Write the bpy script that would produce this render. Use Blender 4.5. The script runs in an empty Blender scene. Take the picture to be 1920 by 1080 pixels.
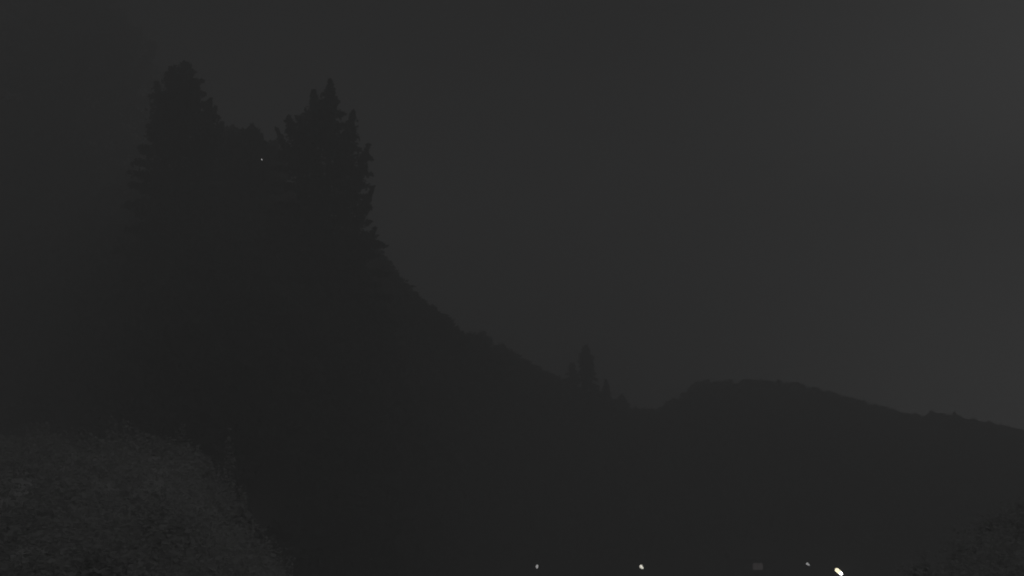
import bpy, bmesh, math, random
import numpy as np
from mathutils import Vector, Matrix

random.seed(7)
rng = np.random.default_rng(7)
scene = bpy.context.scene
C = scene.collection

# ------------------------------------------------------------------ camera
PITCH = math.radians(9.9)
FPX = 2059.0                                    # focal length in pixels of a 1920 px wide picture
cam_data = bpy.data.cameras.new("camera")
cam = bpy.data.objects.new("camera", cam_data)
C.objects.link(cam)
cam_data.sensor_width = 36.0
cam_data.lens = 36.0 * FPX / 1920.0
cam_data.dof.use_dof = True                    # the little camera is focused short, so the distance is a touch soft
cam_data.dof.focus_distance = 8.0
cam_data.dof.aperture_fstop = 4.2
cam_data.clip_start = 0.1
cam_data.clip_end = 5000.0
cam.location = (0, 0, 0)
cam.rotation_euler = (math.pi / 2 + PITCH, 0, 0)
scene.camera = cam

# ------------------------------------------------------------------ night sky (moonlit, seen in grey by the camera)
MOON_EL, MOON_AZ = math.radians(68), math.radians(135)   # azimuth clockwise from the view direction
SKY_STRENGTH = 0.0006
MOON_STRENGTH = 0.275
HAZE_DENSITY = 0.0090
world = bpy.data.worlds.new("World")
scene.world = world
world.use_nodes = True
nt = world.node_tree
bg = nt.nodes["Background"]
sky = nt.nodes.new("ShaderNodeTexSky")
sky.sky_type = 'NISHITA'
sky.sun_disc = False
sky.sun_elevation = MOON_EL
sky.sun_rotation = MOON_AZ
bw = nt.nodes.new("ShaderNodeRGBToBW")
nt.links.new(sky.outputs[0], bw.inputs[0])
# a faint glow low in the sky beyond the right-hand end of the valley, falling off smoothly in every direction
GLOW = Vector((0.56, 0.83, 0.0)).normalized()
tc = nt.nodes.new("ShaderNodeTexCoord")
dt = nt.nodes.new("ShaderNodeVectorMath"); dt.operation = 'DOT_PRODUCT'; dt.inputs[1].default_value = GLOW
mx = nt.nodes.new("ShaderNodeMath"); mx.operation = 'MAXIMUM'; mx.inputs[1].default_value = 0.0
pw = nt.nodes.new("ShaderNodeMath"); pw.operation = 'POWER'; pw.inputs[1].default_value = 20.0
ml = nt.nodes.new("ShaderNodeMath"); ml.operation = 'MULTIPLY_ADD'; ml.inputs[1].default_value = 1300.0
nt.links.new(tc.outputs["Generated"], dt.inputs[0])
nt.links.new(dt.outputs["Value"], mx.inputs[0]); nt.links.new(mx.outputs[0], pw.inputs[0]); nt.links.new(pw.outputs[0], ml.inputs[0])
nt.links.new(bw.outputs[0], ml.inputs[2])
nt.links.new(ml.outputs[0], bg.inputs[0])
bg.inputs[1].default_value = SKY_STRENGTH

moon_data = bpy.data.lights.new("moon", 'SUN')
moon_data.energy = MOON_STRENGTH
moon_data.angle = math.radians(35)
moon_data.color = (0.985, 0.99, 1.0)
moon = bpy.data.objects.new("moon", moon_data)
C.objects.link(moon)
mdir = Vector((math.sin(MOON_AZ) * math.cos(MOON_EL), math.cos(MOON_AZ) * math.cos(MOON_EL), math.sin(MOON_EL)))
moon.rotation_euler = mdir.to_track_quat('Z', 'Y').to_euler()
moon.location = (0, 0, 300)

scene.view_settings.view_transform = 'Standard'
scene.view_settings.look = 'None'
scene.view_settings.exposure = 0.0
scene.view_settings.gamma = 1.0
scene.view_settings.use_curve_mapping = False
scene.cycles.use_denoising = True
scene.cycles.volume_bounces = 4
scene.cycles.max_bounces = 6
scene.render.film_transparent = False

# ------------------------------------------------------------------ helpers
def ray(px, py):
    """direction through a pixel of the 1920x1080 frame, scaled so that y = 1"""
    v = Vector(((px - 960) / FPX, (540 - py) / FPX, -1.0))
    v.rotate(cam.rotation_euler)
    return v / v.y

def at(px, py, dist):
    return ray(px, py) * dist

def props(o, label=None, cat=None, group=None, kind=None):
    if label: o["label"] = label
    if cat: o["category"] = cat
    if group: o["group"] = group
    if kind: o["kind"] = kind
    return o

def empty(name, loc, label, cat, group=None, rz=0.0):
    o = bpy.data.objects.new(name, None)
    o.empty_display_size = 0.5
    o.location = loc
    o.rotation_euler = (0, 0, rz)
    C.objects.link(o)
    return props(o, label, cat, group)

def link(name, mesh, parent=None, loc=None):
    o = bpy.data.objects.new(name, mesh)
    C.objects.link(o)
    if parent is not None: o.parent = parent
    if loc is not None: o.location = loc
    return o

def np_mesh(name, verts, faces, mat, smooth=False):
    """verts (n,3); faces (m,k) with k constant"""
    me = bpy.data.meshes.new(name)
    verts = np.asarray(verts, dtype=np.float32); faces = np.asarray(faces, dtype=np.int32)
    m, k = faces.shape
    me.vertices.add(len(verts)); me.vertices.foreach_set("co", verts.ravel())
    me.loops.add(m * k); me.loops.foreach_set("vertex_index", faces.ravel())
    me.polygons.add(m)
    me.polygons.foreach_set("loop_start", np.arange(0, m * k, k, dtype=np.int32))
    me.polygons.foreach_set("loop_total", np.full(m, k, dtype=np.int32))
    if smooth: me.polygons.foreach_set("use_smooth", np.ones(m, dtype=bool))
    me.update(calc_edges=True)
    me.materials.append(mat)
    return me

def bm_mesh(name, bm, mat, smooth=True):
    me = bpy.data.meshes.new(name)
    bm.normal_update(); bm.to_mesh(me); bm.free()
    me.materials.append(mat)
    if smooth:
        for p in me.polygons: p.use_smooth = True
    return me

def tube(bm, pts, radii, seg=8, cap=True):
    rings = []
    n = len(pts)
    for i, p in enumerate(pts):
        p = Vector(p)
        d = (Vector(pts[min(i + 1, n - 1)]) - Vector(pts[max(i - 1, 0)])).normalized()
        a = d.orthogonal().normalized() if abs(d.z) < 0.95 else Vector((1, 0, 0))
        a = (a - d * a.dot(d)).normalized(); b = d.cross(a)
        rings.append([bm.verts.new(p + (a * math.cos(t) + b * math.sin(t)) * radii[i])
                      for t in (2 * math.pi * k / seg for k in range(seg))])
    for r0, r1 in zip(rings, rings[1:]):
        for k in range(seg):
            bm.faces.new((r0[k], r0[(k + 1) % seg], r1[(k + 1) % seg], r1[k]))
    if cap:
        bm.faces.new(rings[0][::-1]); bm.faces.new(rings[-1])

def box(bm, x0, x1, y0, y1, z0, z1):
    v = [bm.verts.new(p) for p in ((x0,y0,z0),(x1,y0,z0),(x1,y1,z0),(x0,y1,z0),(x0,y0,z1),(x1,y0,z1),(x1,y1,z1),(x0,y1,z1))]
    for f in ((0,3,2,1),(4,5,6,7),(0,1,5,4),(1,2,6,5),(2,3,7,6),(3,0,4,7)):
        bm.faces.new([v[i] for i in f])

# ------------------------------------------------------------------ materials
def material(name, c0, c1, scale=1.0, rough=0.9, detail=4.0, bump=0.0, spec=0.15):
    m = bpy.data.materials.new(name); m.use_nodes = True
    t = m.node_tree; p = t.nodes["Principled BSDF"]
    p.inputs["Roughness"].default_value = rough
    p.inputs["Specular IOR Level"].default_value = spec
    co = t.nodes.new("ShaderNodeTexCoord")
    nz = t.nodes.new("ShaderNodeTexNoise"); nz.inputs["Scale"].default_value = scale; nz.inputs["Detail"].default_value = detail
    rp = t.nodes.new("ShaderNodeValToRGB")
    rp.color_ramp.elements[0].position = 0.32; rp.color_ramp.elements[1].position = 0.68
    rp.color_ramp.elements[0].color = (*c0, 1); rp.color_ramp.elements[1].color = (*c1, 1)
    t.links.new(co.outputs["Object"], nz.inputs["Vector"])
    t.links.new(nz.outputs["Fac"], rp.inputs["Fac"])
    t.links.new(rp.outputs["Color"], p.inputs["Base Color"])
    if bump:
        b = t.nodes.new("ShaderNodeBump"); b.inputs["Strength"].default_value = bump
        t.links.new(nz.outputs["Fac"], b.inputs["Height"]); t.links.new(b.outputs["Normal"], p.inputs["Normal"])
    return m

def translucent(m, fac=0.45):
    """let leaves pass light through"""
    t = m.node_tree; p = t.nodes["Principled BSDF"]; o = t.nodes["Material Output"]
    tr = t.nodes.new("ShaderNodeBsdfTranslucent"); mix = t.nodes.new("ShaderNodeMixShader"); mix.inputs[0].default_value = fac
    src = p.inputs["Base Color"].links[0].from_socket
    t.links.new(src, tr.inputs["Color"])
    t.links.new(p.outputs[0], mix.inputs[1]); t.links.new(tr.outputs[0], mix.inputs[2]); t.links.new(mix.outputs[0], o.inputs["Surface"])

def glow(name, col, strength):
    m = bpy.data.materials.new(name); m.use_nodes = True
    p = m.node_tree.nodes["Principled BSDF"]
    p.inputs["Base Color"].default_value = (0.5, 0.5, 0.5, 1)
    p.inputs["Emission Color"].default_value = (*col, 1)
    p.inputs["Emission Strength"].default_value = strength
    return m

M_leaf = material("dark_foliage", (0.090, 0.096, 0.088), (0.118, 0.124, 0.116), 0.5)
M_leaf2 = material("wood_foliage", (0.085, 0.090, 0.083), (0.118, 0.124, 0.116), 0.12)
M_pale = material("brightened_foliage", (0.60, 0.602, 0.595), (0.68, 0.68, 0.67), 0.8)  # leaf colour raised to stand in for light on the foreground
M_dry = material("brightened_dry_grass", (0.44, 0.438, 0.434), (0.54, 0.537, 0.53), 0.9, bump=0.3)  # bank colour raised the same way; no lamp lights the foreground
M_blade = material("brightened_dry_blade", (0.46, 0.458, 0.45), (0.54, 0.536, 0.53), 1.5)  # bush stems, foreground light put into their colour too
for m_ in (M_leaf, M_leaf2, M_blade): translucent(m_)
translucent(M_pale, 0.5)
M_bark = material("bark", (0.05, 0.045, 0.042), (0.10, 0.095, 0.09), 3.0, bump=0.5)
M_soil = material("forest_floor", (0.045, 0.045, 0.042), (0.085, 0.085, 0.08), 0.08, bump=0.3)
M_meadow = material("meadow", (0.07, 0.072, 0.066), (0.14, 0.142, 0.132), 0.05, bump=0.2)
M_metal = material("lamp_post_metal", (0.06, 0.06, 0.06), (0.10, 0.10, 0.10), 4.0, rough=0.5)
M_wall = material("plaster", (0.10, 0.098, 0.094), (0.15, 0.147, 0.142), 1.2, bump=0.2)
M_roof = material("roof_tile", (0.05, 0.048, 0.047), (0.09, 0.086, 0.084), 2.0, bump=0.3)
M_woodwork = material("painted_wood", (0.10, 0.09, 0.085), (0.14, 0.13, 0.12), 3.0)

# ------------------------------------------------------------------ terrain
ZG = -16.0                                      # valley floor
RIDGE = [  # column in the frame, row of the ridge, its distance, distance of the foot of the slope
    (-900, 260, 270, 140), (-300, 270, 262, 140), (0, 300, 250, 135), (130, 330, 225, 118), (250, 350, 195, 95), (340, 350, 172, 76), (430, 350, 165, 74),
    (520, 370, 160, 78), (620, 440, 155, 84), (700, 520, 152, 92), (740, 580, 152, 100), (800, 628, 155, 115),
    (835, 666, 160, 125), (860, 684, 165, 132), (900, 682, 175, 140), (940, 696, 185, 148), (1000, 731, 194, 150),
    (1060, 755, 204, 155), (1140, 768, 214, 160), (1200, 791, 224, 164), (1230, 788, 229, 166), (1270, 763, 235, 168),
    (1310, 732, 242, 171), (1350, 726, 249, 174), (1390, 723, 255, 176), (1500, 732, 265, 180), (1600, 758, 274, 184),
    (1700, 788, 283, 188), (1790, 789, 289, 190), (1920, 817, 297, 193), (2300, 850, 308, 196), (2900, 870, 314, 198)]
_u, _D, _zr, _Df = [], [], [], []
for px, py, D, Df in RIDGE:
    r = ray(px, py); _u.append(r.x); _D.append(D); _zr.append(r.z * D); _Df.append(Df)

def bumpy(x, y):
    return (np.sin(x * 0.11 + 1.3) * np.cos(y * 0.09 + 0.4) + 0.6 * np.sin(x * 0.23 - y * 0.19) + 0.35 * np.sin(x * 0.47 + y * 0.41))

def height(x, y):
    x = np.asarray(x, float); y = np.asarray(y, float)
    u = x / y
    D = np.interp(u, _u, _D); zr = np.interp(u, _u, _zr); Df = np.interp(u, _u, _Df)
    s = np.clip((y - Df) / (D - Df), 0, 1)
    z = (ZG - 0.6) + (zr - ZG + 0.6) * s ** 0.65
    back = np.clip(y - D, 0, None)
    z = z - back * 0.45
    z = z + bumpy(x, y) * 0.5 * np.sin(np.pi * s)
    return np.maximum(z, ZG - 0.6)

def terrain(name, u0, u1, nu, nv):
    us = np.linspace(u0, u1, nu)
    V = []
    for u in us:
        D = np.interp(u, _u, _D); Df = np.interp(u, _u, _Df)
        ys = np.concatenate([np.linspace(Df, D, nv), D + np.array([8, 20, 40, 60, 80])])
        xs = u * ys
        V.append(np.stack([xs, ys, height(xs, ys)], 1))
    V = np.array(V); n = V.shape[1]
    idx = np.arange(nu * n).reshape(nu, n)
    F = np.stack([idx[:-1, :-1], idx[1:, :-1], idx[1:, 1:], idx[:-1, 1:]], -1).reshape(-1, 4)
    o = link(name, np_mesh(name, V.reshape(-1, 3), F, M_soil, True))
    props(o, kind="structure")
    return o

u_split = ray(1215, 780).x
terrain("hillside", _u[0], u_split, 90, 40)
terrain("far_hill", u_split, _u[-1], 90, 40)

gx = np.linspace(-360, 400, 80); gy = np.linspace(-60, 410, 60)
GX, GY = np.meshgrid(gx, gy, indexing='ij')
GZ = ZG + 0.18 * bumpy(GX, GY)
idx = np.arange(GX.size).reshape(GX.shape)
F = np.stack([idx[:-1, :-1], idx[1:, :-1], idx[1:, 1:], idx[:-1, 1:]], -1).reshape(-1, 4)
props(link("ground", np_mesh("ground", np.stack([GX, GY, GZ], -1).reshape(-1, 3), F, M_meadow, True)), kind="structure")

# foreground bank the camera looks over
BANK = [(-700, 800), (-200, 812), (120, 818), (300, 826), (362, 840), (392, 890), (430, 950), (490, 1030), (560, 1120), (700, 1220), (960, 1260),
        (1400, 1240), (1600, 1150), (1690, 1088), (1740, 1066), (1772, 1052), (1800, 1034), (1850, 1000), (1900, 962), (1950, 930), (2100, 880), (2700, 860)]
DB = 34.0
_bu = [ray(a, b).x for a, b in BANK]; _bz = [ray(a, b).z * DB - 0.5 for a, b in BANK]
def bank_z(x, y):
    x = np.asarray(x, float); y = np.asarray(y, float)
    u = x / np.maximum(y, 1.0)
    u = np.where(y < 4, np.sign(x) * np.minimum(np.abs(u), 3), u)
    zc = np.interp(u, _bu, _bz)
    base = -2.6
    front = base + (zc - base) * np.clip((y - 9) / (DB - 9), 0, 1) ** 0.9
    back = zc - (y - DB) * 0.42 - np.clip(y - DB, 0, None) ** 2 * 0.004
    z = np.where(y < DB, front, back)
    return np.maximum(z + 0.035 * bumpy(x * 7, y * 7), ZG - 0.4)
us = np.linspace(_bu[0], _bu[-1], 150)
ys = np.concatenate([np.linspace(1.2, DB, 50), np.linspace(DB + 0.8, 76, 30)])
X = us[:, None] * ys[None, :]; Y = np.broadcast_to(ys, X.shape)
Z = bank_z(X, Y)
idx = np.arange(X.size).reshape(X.shape)
F = np.stack([idx[:-1, :-1], idx[1:, :-1], idx[1:, 1:], idx[:-1, 1:]], -1).reshape(-1, 4)
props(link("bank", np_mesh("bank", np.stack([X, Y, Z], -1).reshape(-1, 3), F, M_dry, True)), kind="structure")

# ------------------------------------------------------------------ leaves and trees
def leaf_quads(P, size, aspect=0.55, jitter=0.35, flat=1.0):
    """one diamond shaped leaf clump per point"""
    n = len(P); fl = np.array([1, 1, flat])
    a = rng.normal(size=(n, 3)) * fl; a /= np.linalg.norm(a, axis=1)[:, None]
    b = rng.normal(size=(n, 3)) * fl; b -= a * np.sum(a * b, 1)[:, None]; b /= np.linalg.norm(b, axis=1)[:, None]
    s = size * (1 + jitter * rng.normal(size=n)).clip(0.4, 1.9)
    a = a * s[:, None]; b = b * (s * aspect)[:, None]
    V = np.stack([P - a, P - b + 0.15 * a, P + a, P + b + 0.15 * a], 1).reshape(-1, 3)
    return V, np.arange(4 * n).reshape(n, 4)

def crown_points(h, prof, nlimb, nleaf, rise=0.25, tops=(), spread=0.5):
    """prof: (fraction of height, reach to the left, reach to the right)"""
    f_ = [p[0] for p in prof]; l_ = [p[1] for p in prof]; r_ = [p[2] for p in prof]
    pts = []; limbs = []
    fs = f_[0] + (f_[-1] - f_[0]) * np.linspace(0, 1, nlimb) ** 0.9
    for i, f in enumerate(fs):
        th = i * 2.39996 + rng.normal() * 0.25
        c = math.cos(th)
        L, R = np.interp(f, f_, l_), np.interp(f, f_, r_)
        reach = (R * (1 + c) / 2 + L * (1 - c) / 2) * rng.uniform(0.82, 1.06)
        reach = max(reach, 0.25)
        z0 = h * f - reach * rise
        tip = np.array([reach * c, reach * math.sin(th), h * f])
        root = np.array([0, 0, max(z0, h * 0.05)])
        limbs.append((root, tip, reach))
    w = np.array([0.6 + l[2] for l in limbs]); w = w / w.sum()
    for (root, tip, reach), wi in zip(limbs, w):
        n = max(6, int(nleaf * wi))
        s = rng.uniform(0.08, 1.0, n) ** 0.75
        p = root + (tip - root) * s[:, None]
        p[:, 2] += reach * 0.10 * np.sin(np.pi * s)
        sp = spread * (0.35 + 0.09 * reach) * (1.25 - s)[:, None]
        pts.append(p + rng.normal(size=(n, 3)) * sp * np.array([1, 1, 0.85]))
    for dx, dy, z1, z0, rad, n in tops:           # upright leaders
        s = rng.uniform(0, 1, n)
        p = np.stack([np.full(n, dx) * (0.55 + 0.45 * s), np.full(n, dy), z0 + (z1 - z0) * s], 1)
        pts.append(p + rng.normal(size=(n, 3)) * (rad * (1.02 - s) ** 0.8)[:, None] * 0.5)
    return np.concatenate(pts), limbs

def make_tree(name, px, py, D, prof_px, nlimb, nleaf, leaf, label, tops_px=(), rise=0.25, group=None, mat=None, cat="tree", spread=0.5):
    """a tree whose tip is seen at (px, py) and that stands D metres away on the slope"""
    tip = at(px, py, D)
    m = D / FPX                                   # metres per pixel there
    base_z = float(height(tip.x, D))
    h = tip.z - base_z
    z_of = lambda row: at(px, row, D).z - base_z
    prof = [(z_of(row) / h, l * m, r * m) for row, l, r in prof_px]
    prof.sort()
    tops = [(dx * m, random.uniform(-1, 1), z_of(r1), z_of(r0), w * m, n) for dx, r1, r0, w, n in tops_px]
    P, limbs = crown_points(h, prof, nlimb, nleaf, rise, tops, spread)
    root = empty(name, (tip.x, D, base_z), label, cat, group)
    V, F = leaf_quads(P, leaf)
    crown = link("crown", np_mesh("crown", V, F, mat or M_leaf), root)
    bm = bmesh.new()
    r0 = 0.018 * h + 0.1
    tube(bm, [(0, 0, -0.6), (0.05, 0, h * 0.3), (-0.05, 0.05, h * 0.65), (0, 0, h * 0.97)], [r0 * 1.25, r0 * 0.85, r0 * 0.45, 0.04], 8)
    link("trunk", bm_mesh("trunk", bm, M_bark), root)
    bm = bmesh.new()
    for a, b, reach in limbs[::2]:
        rr = 0.02 + 0.012 * reach
        tube(bm, [a, a + (b - a) * 0.5 + np.array([0, 0, 0.06 * reach]), b], [rr, rr * 0.6, 0.012], 5)
    props(link("branches", bm_mesh("branches", bm, M_bark), root), kind="stuff")
    return root

# the big tree that stands out against the sky, with several upright tops
make_tree("large_tree", 620, 160, 120,
          [(160, 4, 4), (190, 24, 16), (220, 55, 34), (250, 86, 52), (285, 100, 80), (340, 110, 92), (400, 112, 96),
           (450, 112, 106), (520, 118, 118), (600, 120, 138), (700, 120, 150), (820, 118, 150), (930, 90, 120)],
          210, 46000, 0.25, "tall broad tree with several pointed tops rising darkest against the sky", spread=0.62,
          tops_px=[(0, 152, 260, 20, 900), (-31, 174, 270, 26, 1100), (-82, 216, 320, 26, 1100), (-55, 226, 320, 24, 700), (46, 208, 320, 26, 1100),
                   (78, 272, 380, 20, 800), (-100, 246, 330, 14, 600), (88, 350, 440, 16, 600), (96, 430, 520, 20, 600)])
# the dark tree on the left with a single rounded tip
make_tree("large_tree", 345, 128, 126,
          [(122, 14, 14), (135, 34, 24), (150, 44, 34), (180, 60, 56), (224, 60, 78), (260, 78, 90), (330, 98, 104), (450, 108, 112), (600, 108, 112), (720, 90, 100), (800, 60, 80)],
          190, 40000, 0.25, "tall dark tree with one narrow rounded tip, left of the tallest pointed crown", spread=0.62,
          tops_px=[(8, 120, 220, 26, 1000), (-22, 132, 240, 28, 1100), (-48, 160, 260, 26, 900), (26, 150, 240, 26, 900), (52, 182, 300, 28, 1000), (70, 205, 320, 26, 900), (84, 232, 330, 24, 900)])
# the lower tree filling the notch between them
make_tree("tree", 472, 240, 131,
          [(240, 4, 5), (262, 30, 26), (300, 60, 66), (380, 74, 76), (520, 70, 74), (600, 50, 55)],
          100, 13000, 0.30, "lower tree filling the notch between the two tall dark trees",
          tops_px=[(0, 235, 320, 30, 1100), (-20, 242, 320, 26, 900), (-38, 246, 320, 28, 1000), (20, 254, 330, 22, 700), (40, 272, 340, 22, 700)])
make_tree("tree", 432, 240, 146,
          [(240, 12, 12), (256, 34, 34), (300, 50, 50), (420, 60, 60), (560, 50, 50)], 90, 11000, 0.34,
          "blunt greyish tree showing only in the gap right of the dark rounded crown",
          tops_px=[(-16, 240, 320, 26, 900), (14, 242, 320, 26, 900)])
make_tree("tree", 508, 268, 146,
          [(268, 14, 14), (285, 30, 30), (330, 44, 44), (450, 56, 56), (580, 50, 50)], 90, 11000, 0.34,
          "greyish tree showing only in the narrow notch left of the tallest pointed crown",
          tops_px=[(-12, 268, 340, 24, 900), (12, 274, 340, 24, 900)])
# the paler trees behind, cut by the left and top edges of the frame
make_tree("tall_tree", 150, -20, 205,
          [(-20, 50, 30), (-12, 70, 56), (0, 100, 72), (35, 130, 108), (70, 150, 142), (110, 165, 172), (200, 180, 190), (350, 180, 190), (500, 160, 160), (640, 100, 110)],
          230, 42000, 0.45, "very tall grey tree reaching the top of the frame left of the dark rounded one",
          spread=0.95, tops_px=[(96, 20, 130, 34, 1200), (128, 52, 170, 34, 1200), (156, 84, 200, 30, 1000), (60, -18, 90, 34, 1000), (-60, -15, 90, 40, 1200), (0, -20, 90, 40, 1200)])
make_tree("tall_tree", -20, -20, 228,
          [(-20, 50, 50), (-10, 100, 90), (20, 130, 120), (80, 150, 150), (250, 160, 170), (450, 160, 170), (620, 110, 130)],
          200, 36000, 0.5, "tall hazy tree half cut off by the left edge of the picture", spread=0.95)
make_tree("tall_tree", 75, 150, 200,
          [(150, 20, 20), (230, 80, 80), (350, 120, 120), (500, 130, 130), (640, 120, 120), (760, 80, 80)],
          130, 22000, 0.42, "broad grey tree low on the left slope, in front of the tallest hazy crowns", spread=0.9)

# ------------------------------------------------------------------ skyline trees on the ridges (copies of a few built trees)
def proto_tree(h, w, nlimb, nleaf, leaf, rise, spread):
    prof = [(0.10, w * 0.7, w * 0.7), (0.30, w, w), (0.55, w * 0.85, w * 0.8), (0.78, w * 0.5, w * 0.5), (0.92, w * 0.22, w * 0.22), (1.0, 0.05, 0.05)]
    P, limbs = crown_points(h, prof, nlimb, nleaf, rise, (), spread)
    V, F = leaf_quads(P, leaf)
    crown = np_mesh("crown", V, F, M_leaf)
    bm = bmesh.new(); r = 0.016 * h + 0.05
    tube(bm, [(0, 0, -0.8), (0.03, 0, h * 0.4), (0, 0, h * 0.95)], [r * 1.2, r * 0.8, 0.03], 7)
    return crown, bm_mesh("trunk", bm, M_bark)
PROTO = {
    "spruce": proto_tree(8.0, 1.7, 60, 2600, 0.20, -0.1, 0.40),
    "bushy": proto_tree(6.0, 2.4, 50, 2600, 0.22, 0.35, 0.65),
    "scrub": proto_tree(4.0, 2.2, 40, 2000, 0.20, 0.45, 0.7)}
PH = {"spruce": 8.0, "bushy": 6.0, "scrub": 4.0}
def place(kind, name, px, py, D, label, group=None, widen=1.0, cat="tree"):
    tip = at(px, py, D); z = float(height(tip.x, D)) - 0.1
    s = (tip.z - z) / PH[kind]
    o = empty(name, (tip.x, D, z), label, cat, group, random.uniform(0, 6.28))
    for nm, me in zip(("crown", "trunk"), PROTO[kind]):
        link(nm, me, o)
    o.scale = (s * widen, s * widen, s)
    return o

def ridge_D(px):
    return float(np.interp(px, [r[0] for r in RIDGE], [r[2] for r in RIDGE]))

make_tree("conifer", 1098, 650, ridge_D(1098) - 2,
          [(650, 3, 3), (662, 9, 10), (680, 16, 18), (692, 13, 14), (704, 20, 22), (720, 28, 28), (745, 26, 28)], 46, 1500, 0.34,
          "tallest small conifer standing ragged on the low part of the wooded ridge",
          tops_px=[(0, 648, 690, 12, 130), (-9, 664, 700, 10, 80), (10, 668, 705, 12, 90)], rise=-0.15, spread=0.45)
make_tree("conifer", 1073, 682, ridge_D(1073) - 1,
          [(682, 4, 4), (696, 9, 8), (712, 13, 12), (735, 16, 16)], 30, 700, 0.32,
          "short ragged conifer just left of the tallest one on the low ridge", rise=-0.1, spread=0.45)
place("spruce", "conifer", 1136, 712, ridge_D(1136) - 1, "small conifer just right of the tallest one on the low ridge", widen=1.0)
place("bushy", "tree", 1166, 740, ridge_D(1166) - 1, "last small tree on the ridge before it dips to the saddle")
place("scrub", "bush", 838, 597, ridge_D(838) - 1, "upright bush at the kink where the steep tree line levels out", cat="bush")
place("scrub", "bush", 905, 624, ridge_D(905) - 1, "rounded bush on the hump of the middle ridge", cat="bush")
place("bushy", "tree", 1746, 769, ridge_D(1746) - 2, "left of two little trees breaking the far hill's crest", widen=1.3)
place("bushy", "tree", 1790, 772, ridge_D(1790) - 2, "right of two little trees breaking the far hill's crest", widen=1.1)
outline = [(700, 452), (712, 478), (726, 500), (742, 522), (758, 538), (774, 550), (790, 562), (806, 578), (820, 592), (850, 620), (868, 628), (884, 627)]
for i, (px, py) in enumerate(outline):
    place(("bushy", "spruce", "scrub")[i % 3] if px < 800 else "scrub", "tree", px, py + random.uniform(-2, 4), ridge_D(px) - 4 - (i % 2) * 3,
          "one of the merging trees stepping down the steep tree line right of the tallest tree", "trees of the steep tree line", widen=1.25)
for i, px in enumerate((940, 962, 984, 1004, 1024, 1044, 1060)):
    py = float(np.interp(px, [900, 940, 1000, 1060], [628, 646, 686, 712]))
    place("scrub", "bush", px, py + random.uniform(-1, 3), ridge_D(px) - 2,
          "one of the low bushes along the straight slope falling towards the lone conifer", "bushes along the falling ridge", widen=1.3, cat="bush")

# ------------------------------------------------------------------ the unbroken woods on both slopes
def dome(n_lat=3, n_lon=7):
    V = [(0, 0, 1.0)]
    for i in range(1, n_lat + 1):
        a = i / n_lat * math.pi * 0.62
        for k in range(n_lon):
            t = 2 * math.pi * (k + 0.5 * (i % 2)) / n_lon
            V.append((math.sin(a) * math.cos(t), math.sin(a) * math.sin(t), 0.45 + 0.55 * math.cos(a)))
    F = [(0, 1 + k, 1 + (k + 1) % n_lon, 1 + (k + 1) % n_lon) for k in range(n_lon)]
    for i in range(n_lat - 1):
        for k in range(n_lon):
            a = 1 + i * n_lon
            F.append((a + k, a + n_lon + k, a + n_lon + (k + 1) % n_lon, a + (k + 1) % n_lon))
    return np.array(V), F

def woodland(name, px0, px1, count, label, leaves):
    VV, FF = [], []; off = 0
    tri_V, tri_F, toff = [], [], 0
    for _ in range(count):
        px = random.uniform(px0, px1)
        u = ray(px, 750).x
        D = float(np.interp(u, _u, _D)); Df = float(np.interp(u, _u, _Df))
        s = random.uniform(0.03, 1.0) ** 0.85
        y = Df + (D - Df) * s
        x = u * y
        z = float(height(x, y))
        hh = float(np.interp(y, [60, 150, 200, 240, 300], [4.6, 4.2, 3.9, 2.3, 1.9])) * random.uniform(0.72, 1.04)
        if s < 0.85: hh *= random.uniform(0.9, 1.5)
        rad = hh * random.uniform(0.42, 0.62) * (1.25 if y > 235 else 1)
        n = leaves
        d = rng.normal(size=(n, 3)); d /= np.linalg.norm(d, axis=1)[:, None]
        d[:, 2] = np.abs(d[:, 2]) * 1.05 - 0.15
        k = rng.uniform(0.55, 1.0, n) ** 0.5
        P = np.stack([d[:, 0] * rad * k, d[:, 1] * rad * k, 0.36 * hh + d[:, 2] * k * hh * 0.62], 1)
        P[:, :2] *= np.clip(1.25 - (P[:, 2] / hh), 0.25, 1)[:, None]
        P += np.array([x, y, z])
        VV.append(P); 
    P = np.concatenate(VV)
    V, F = leaf_quads(P, 0.62, 0.6)
    o = link(name, np_mesh(name, V, F, M_leaf2))
    props(o, label, "wood", kind="stuff")
    return o
woodland("woodland", -420, 720, 1500, "dense dark wood covering the slope under the tall trees on the left", 70)
woodland("woodland", 660, 1225, 2200, "continuous dark wood on the middle slope below the lone conifer", 60)
woodland("woodland", 1190, 2050, 3400, "hazy low wood covering the far hill on the right", 44)

# ------------------------------------------------------------------ hedges and bushes in the valley bottom (pale blurs near the lower edge)
for i, (px, py, D, w, lab) in enumerate([
        (640, 1010, 140, 1.3, "valley bush low in the dark, left of all the lamps"),
        (828, 968, 150, 0.9, "narrow upright bush above the gap left of the post lamp"),
        (912, 975, 155, 1.0, "small bush up and left of the post lamp in the valley"),
        (1090, 1040, 158, 1.5, "valley bush between the post lamp and the yellowish lamp"),
        (1300, 1044, 165, 1.6, "low bush between the yellowish lamp and the house"),
        (1650, 1040, 150, 1.6, "rounded bush to the right of the brightest lamp")]):
    for D in np.arange(45, 200, 1.0):              # where a bush about 3.5 m tall reaches that high
        tip = at(px, py, D); zb = max(float(height(tip.x, D)), ZG - 0.1)
        if tip.z - zb <= 3.5: break
    D = float(D)
    s = max(tip.z - zb, 2.0) / PH["scrub"]
    o = empty("bush", (tip.x, D, zb), lab, "bush", None, random.uniform(0, 6))
    for nm, me in zip(("crown", "trunk"), PROTO["scrub"]): link(nm, me, o)
    o.scale = (s * w, s * w, s)

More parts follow.
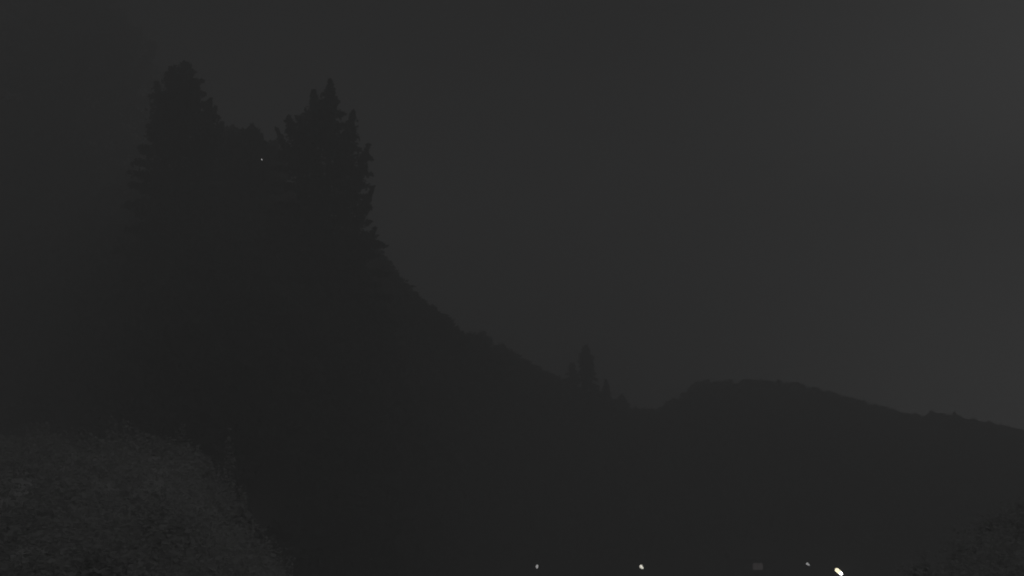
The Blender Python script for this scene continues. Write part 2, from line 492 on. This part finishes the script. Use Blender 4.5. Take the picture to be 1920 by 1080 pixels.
# ------------------------------------------------------------------ near bushes and grass on the bank
def near_bush(px, py, D, halfw_px, label, nleaf, leaf, mat):
    tip = at(px, py, D); m = D / FPX
    zb = float(bank_z(tip.x, D)) - 0.03
    h = tip.z - zb; w = halfw_px * m
    o = empty("bush", (tip.x, D, zb), label, "bush")
    PP = []; heads = []
    nd = 13
    for q in range(nd):                               # a bush of many small leafy heads of uneven height
        f = (q + 0.5) / nd; a = q * 2.4
        r = w * 0.85 * math.sqrt(f)
        hh = h * (1.0 if q == 0 else random.uniform(0.35, 0.95) * (1 - 0.45 * f)); ww = max(0.2, w * random.uniform(0.25, 0.42))
        c = np.array([r * math.cos(a), r * math.sin(a), 0.0])
        heads.append((c, hh))
        k = nleaf // nd
        d = rng.normal(size=(k, 3)); d /= np.linalg.norm(d, axis=1)[:, None]
        t_ = rng.uniform(0.3, 1, k) ** 0.5
        PP.append(c + np.stack([d[:, 0] * ww * t_, d[:, 1] * ww * t_, np.abs(d[:, 2]) * hh * t_], 1))
    V, F = leaf_quads(np.concatenate(PP), leaf, 0.55, flat=0.4)
    link("foliage", np_mesh("foliage", V, F, mat), o)
    bm = bmesh.new()
    for c, hh in heads:
        tube(bm, [(0, 0, -0.08), (c[0] * 0.6, c[1] * 0.6, hh * 0.4), (c[0], c[1], hh * 0.9)], [0.02, 0.014, 0.006], 5)
    props(link("stems", bm_mesh("stems", bm, M_blade), o), kind="stuff")
    return o
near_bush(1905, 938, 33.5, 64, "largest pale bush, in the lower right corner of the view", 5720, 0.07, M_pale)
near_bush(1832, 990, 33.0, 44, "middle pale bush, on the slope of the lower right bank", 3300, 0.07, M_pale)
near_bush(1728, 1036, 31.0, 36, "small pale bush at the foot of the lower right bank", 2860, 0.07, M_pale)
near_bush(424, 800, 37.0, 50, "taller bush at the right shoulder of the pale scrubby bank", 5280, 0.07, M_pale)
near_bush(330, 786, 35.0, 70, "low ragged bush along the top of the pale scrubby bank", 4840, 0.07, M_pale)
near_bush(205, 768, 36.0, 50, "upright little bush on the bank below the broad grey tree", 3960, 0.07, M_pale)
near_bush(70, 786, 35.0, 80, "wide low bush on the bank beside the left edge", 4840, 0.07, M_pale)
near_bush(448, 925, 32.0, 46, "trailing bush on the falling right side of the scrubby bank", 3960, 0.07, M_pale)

# low scrub covering the bank, leaves coloured brighter in place of light
PP = []
for _ in range(1500):
    y = random.uniform(15, 40); u = random.uniform(_bu[0] * 0.8, _bu[-1] * 0.8)
    if _bu[9] < u < _bu[12]: continue
    x = u * y; z = float(bank_z(x, y))
    hh = random.uniform(0.35, 0.95) * (1.0 if random.random() < 0.85 else 1.5); w = hh * random.uniform(0.55, 0.9)
    k = int(210 * hh / 0.7)
    d = rng.normal(size=(k, 3)); d /= np.linalg.norm(d, axis=1)[:, None]
    q = rng.uniform(0.3, 1, k) ** 0.5
    PP.append(np.stack([x + d[:, 0] * w * q, y + d[:, 1] * w * q, z + np.abs(d[:, 2]) * hh * q], 1))
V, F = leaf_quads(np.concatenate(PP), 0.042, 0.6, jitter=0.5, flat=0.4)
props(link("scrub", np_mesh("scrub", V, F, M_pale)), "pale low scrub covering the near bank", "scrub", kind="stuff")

# ------------------------------------------------------------------ lamps
def lamp(px, py, D, label, bulb_col, strength, arm, head_len, head_r, tilt, ground=None, group="street lamps in the valley", lens=False):
    """arm: horizontal reach from the head to the pole (0 = lantern on top of its post)"""
    p = at(px, py, D)
    zg = ZG + 0.18 * float(bumpy(p.x + arm, D)) if ground is None else ground
    hh = p.z - zg
    root = empty("street_lamp", (p.x + arm, D, zg), label, "street lamp", group)
    gm = glow("lamp_light", bulb_col, strength)
    bm = bmesh.new()
    if arm:
        tube(bm, [(0, 0, -0.3), (0, 0, 0.6), (0, 0, hh - 0.75)], [0.10, 0.075, 0.05], 10)
    else:
        tube(bm, [(0, 0, -0.3), (0, 0, 0.6), (0, 0, hh - head_len * 0.62)], [0.10, 0.07, 0.05], 10)
    link("pole", bm_mesh("pole", bm, M_metal), root)
    if arm:
        bm = bmesh.new()
        e = Vector((-arm, 0, hh)) + Vector((math.cos(tilt), 0, -math.sin(tilt))) * head_len * 0.5
        tube(bm, [(0, 0, hh - 0.76), (-0.03 * arm, 0, hh - 0.5), (e.x * 0.35, 0, e.z * 0.55 + (hh - 0.5) * 0.45), e], [0.045, 0.042, 0.038, 0.034], 8)
        link("arm", bm_mesh("arm", bm, M_metal), root)
        d = Vector((math.cos(tilt), 0, -math.sin(tilt)))
        c = Vector((-arm, 0, hh))
        bm = bmesh.new()
        pts = [c + d * t * head_len for t in (-0.5, -0.42, -0.2, 0.15, 0.42, 0.5)]
        rr = [0.3, 0.75, 1.0, 0.85, 0.5, 0.2]
        if lens:                                  # warm bulb end and a white lens towards the arm
            tube(bm, pts[:4], [head_r * q for q in rr[:4]], 12)
            b2 = bmesh.new(); tube(b2, [pts[3] + d * 0.004] + pts[4:], [head_r * q for q in rr[3:]], 12)
            link("lens", bm_mesh("lens", b2, glow("lamp_lens", (1.0, 0.99, 1.0), 16.0)), root)
        else:
            tube(bm, pts, [head_r * q for q in rr], 12)
        b = link("bulb", bm_mesh("bulb", bm, gm), root)
        bm = bmesh.new()                          # hood over the back of the glass
        pts = [c + d * t * head_len + Vector((0, 0.02, head_r * 0.55)) for t in (-0.4, 0.1, 0.5)]
        tube(bm, pts, [head_r * 0.3, head_r * 0.5, head_r * 0.28], 8)
        h_ = link("hood", bm_mesh("hood", bm, M_metal), root)
        h_.location.y = head_r * 0.9
    else:
        bm = bmesh.new()
        pts = [(0, 0, hh + t * head_len) for t in (-0.5, -0.45, -0.1, 0.3, 0.42)]
        tube(bm, pts, [head_r * q for q in (0.45, 0.6, 0.85, 1.0, 0.6)], 8)
        link("bulb", bm_mesh("bulb", bm, gm), root)
        bm = bmesh.new()
        tube(bm, [(0, 0, hh + head_len * 0.42), (0, 0, hh + head_len * 0.56), (0, 0, hh + head_len * 0.72)], [head_r * 1.15, head_r * 0.7, 0.02], 8)
        link("cap", bm_mesh("cap", bm, M_metal), root)
        bm = bmesh.new()
        tube(bm, [(0, 0, hh - head_len * 0.64), (0, 0, hh - head_len * 0.5)], [0.06, head_r * 0.55], 8)
        link("collar", bm_mesh("collar", bm, M_metal), root)
    return root

lamp(1007, 1062, 150, "grey white post lantern, leftmost light at the bottom edge", (1.0, 1.0, 0.98), 0.95, 0, 0.52, 0.17, 0)
lamp(1203, 1063, 150, "yellowish white lamp on a curved arm, second light from the left", (1.0, 0.98, 0.84), 2.4, 0.95, 0.62, 0.20, math.radians(48))
lamp(1515, 1058, 160, "dim grey lamp on a curved arm just left of the brightest light", (1.0, 1.0, 1.0), 0.9, 0.85, 0.56, 0.17, math.radians(32))
lamp(1573, 1072, 120, "brightest lamp, a warm white tilted head at the bottom edge", (1.0, 0.93, 0.64), 3.4, 1.15, 0.92, 0.23, math.radians(40), lens=True)
# the pin-prick of light among the treetops
p = at(491, 299, 123)
lamp(491, 299, 123, "tiny pinpoint lamp high on the slope between the two tall dark trees", (1, 1, 1), 1.3, 0, 0.16, 0.065, 0,
     ground=float(height(p.x, 123)), group="lamps on the slope")

# ------------------------------------------------------------------ the house with the dim window
hp = at(1421, 1062, 168)
zg = ZG - 0.1
hx, hy = hp.x, 168.0
wz = hp.z - zg
house = empty("house", (hx, hy, zg), "low dark house with one dim reddish lit window, between the lamps", "house")
bm = bmesh.new(); W, L, Hh = 3.6, 6.0, wz + 1.05
ww, wh = 0.82, 0.55                                # half sizes of the window opening
t = 0.3
box(bm, -W, -ww, 0, t, -0.5, Hh); box(bm, ww, W, 0, t, -0.5, Hh)
box(bm, -ww, ww, 0, t, -0.5, wz - wh); box(bm, -ww, ww, 0, t, wz + wh, Hh)
box(bm, -W, -W + t, t, L, -0.5, Hh); box(bm, W - t, W, t, L, -0.5, Hh); box(bm, -W + t, W - t, L - t, L, -0.5, Hh)
link("wall", bm_mesh("wall", bm, M_wall, False), house)
bm = bmesh.new()
ov = 0.4; rh = 0.95
for sgn in (0, 1):
    pass
a = [(-W - ov, -ov, Hh + 0.003), (W + ov, -ov, Hh + 0.003), (W + ov, L + ov, Hh + 0.003), (-W - ov, L + ov, Hh + 0.003), (-W - ov, L / 2, Hh + rh), (W + ov, L / 2, Hh + rh)]
vs = [bm.verts.new(q) for q in a]
for f in ((0, 1, 5, 4), (2, 3, 4, 5), (1, 2, 5), (3, 0, 4), (0, 3, 2, 1)):
    bm.faces.new([vs[i] for i in f])
roof = link("roof", bm_mesh("roof", bm, M_roof, False), house)
bm = bmesh.new(); box(bm, 1.4, 1.9, L * 0.5 - 0.25, L * 0.5 + 0.25, Hh + 0.4, Hh + rh + 0.35)
link("chimney", bm_mesh("chimney", bm, M_wall, False), roof)
bm = bmesh.new(); fw = 0.07
box(bm, -ww, -ww + fw, 0.06, 0.16, wz - wh, wz + wh); box(bm, ww - fw, ww, 0.06, 0.16, wz - wh, wz + wh)
box(bm, -ww + fw, ww - fw, 0.06, 0.16, wz - wh, wz - wh + fw); box(bm, -ww + fw, ww - fw, 0.06, 0.16, wz + wh - fw, wz + wh)
win = link("window", bm_mesh("window", bm, M_woodwork, False), house)
M_pane = glow("curtained_pane", (1.0, 0.86, 0.87), 0.068)
for s0, s1 in ((-ww + fw, -0.02), (0.02, ww - fw)):
    bm = bmesh.new(); box(bm, s0, s1, 0.10, 0.12, wz - wh + fw, wz + wh - fw)
    link("pane", bm_mesh("pane", bm, M_pane, False), win)
bm = bmesh.new(); box(bm, -0.018, 0.018, 0.07, 0.15, wz - wh + fw, wz + wh - fw)
link("mullion", bm_mesh("mullion", bm, M_woodwork, False), win)
bm = bmesh.new(); box(bm, -W + 0.5, -W + 1.4, -0.03, -0.003, 0, 2.0)
dr = link("door", bm_mesh("door", bm, M_woodwork, False), house)

# ------------------------------------------------------------------ night haze
bm = bmesh.new(); box(bm, -365, 405, -65, 415, ZG - 1.6, 107.0)
M_haze = bpy.data.materials.new("haze"); M_haze.use_nodes = True
t = M_haze.node_tree; t.nodes.clear()
out = t.nodes.new("ShaderNodeOutputMaterial"); pv = t.nodes.new("ShaderNodeVolumePrincipled")
pv.inputs["Color"].default_value = (0.86, 0.86, 0.86, 1)
pv.inputs["Density"].default_value = HAZE_DENSITY
pv.inputs["Anisotropy"].default_value = 0.0
t.links.new(pv.outputs[0], out.inputs["Volume"])
hz = link("haze", bm_mesh("haze", bm, M_haze, False))
props(hz, "thin grey night haze filling the valley", "haze", kind="stuff")
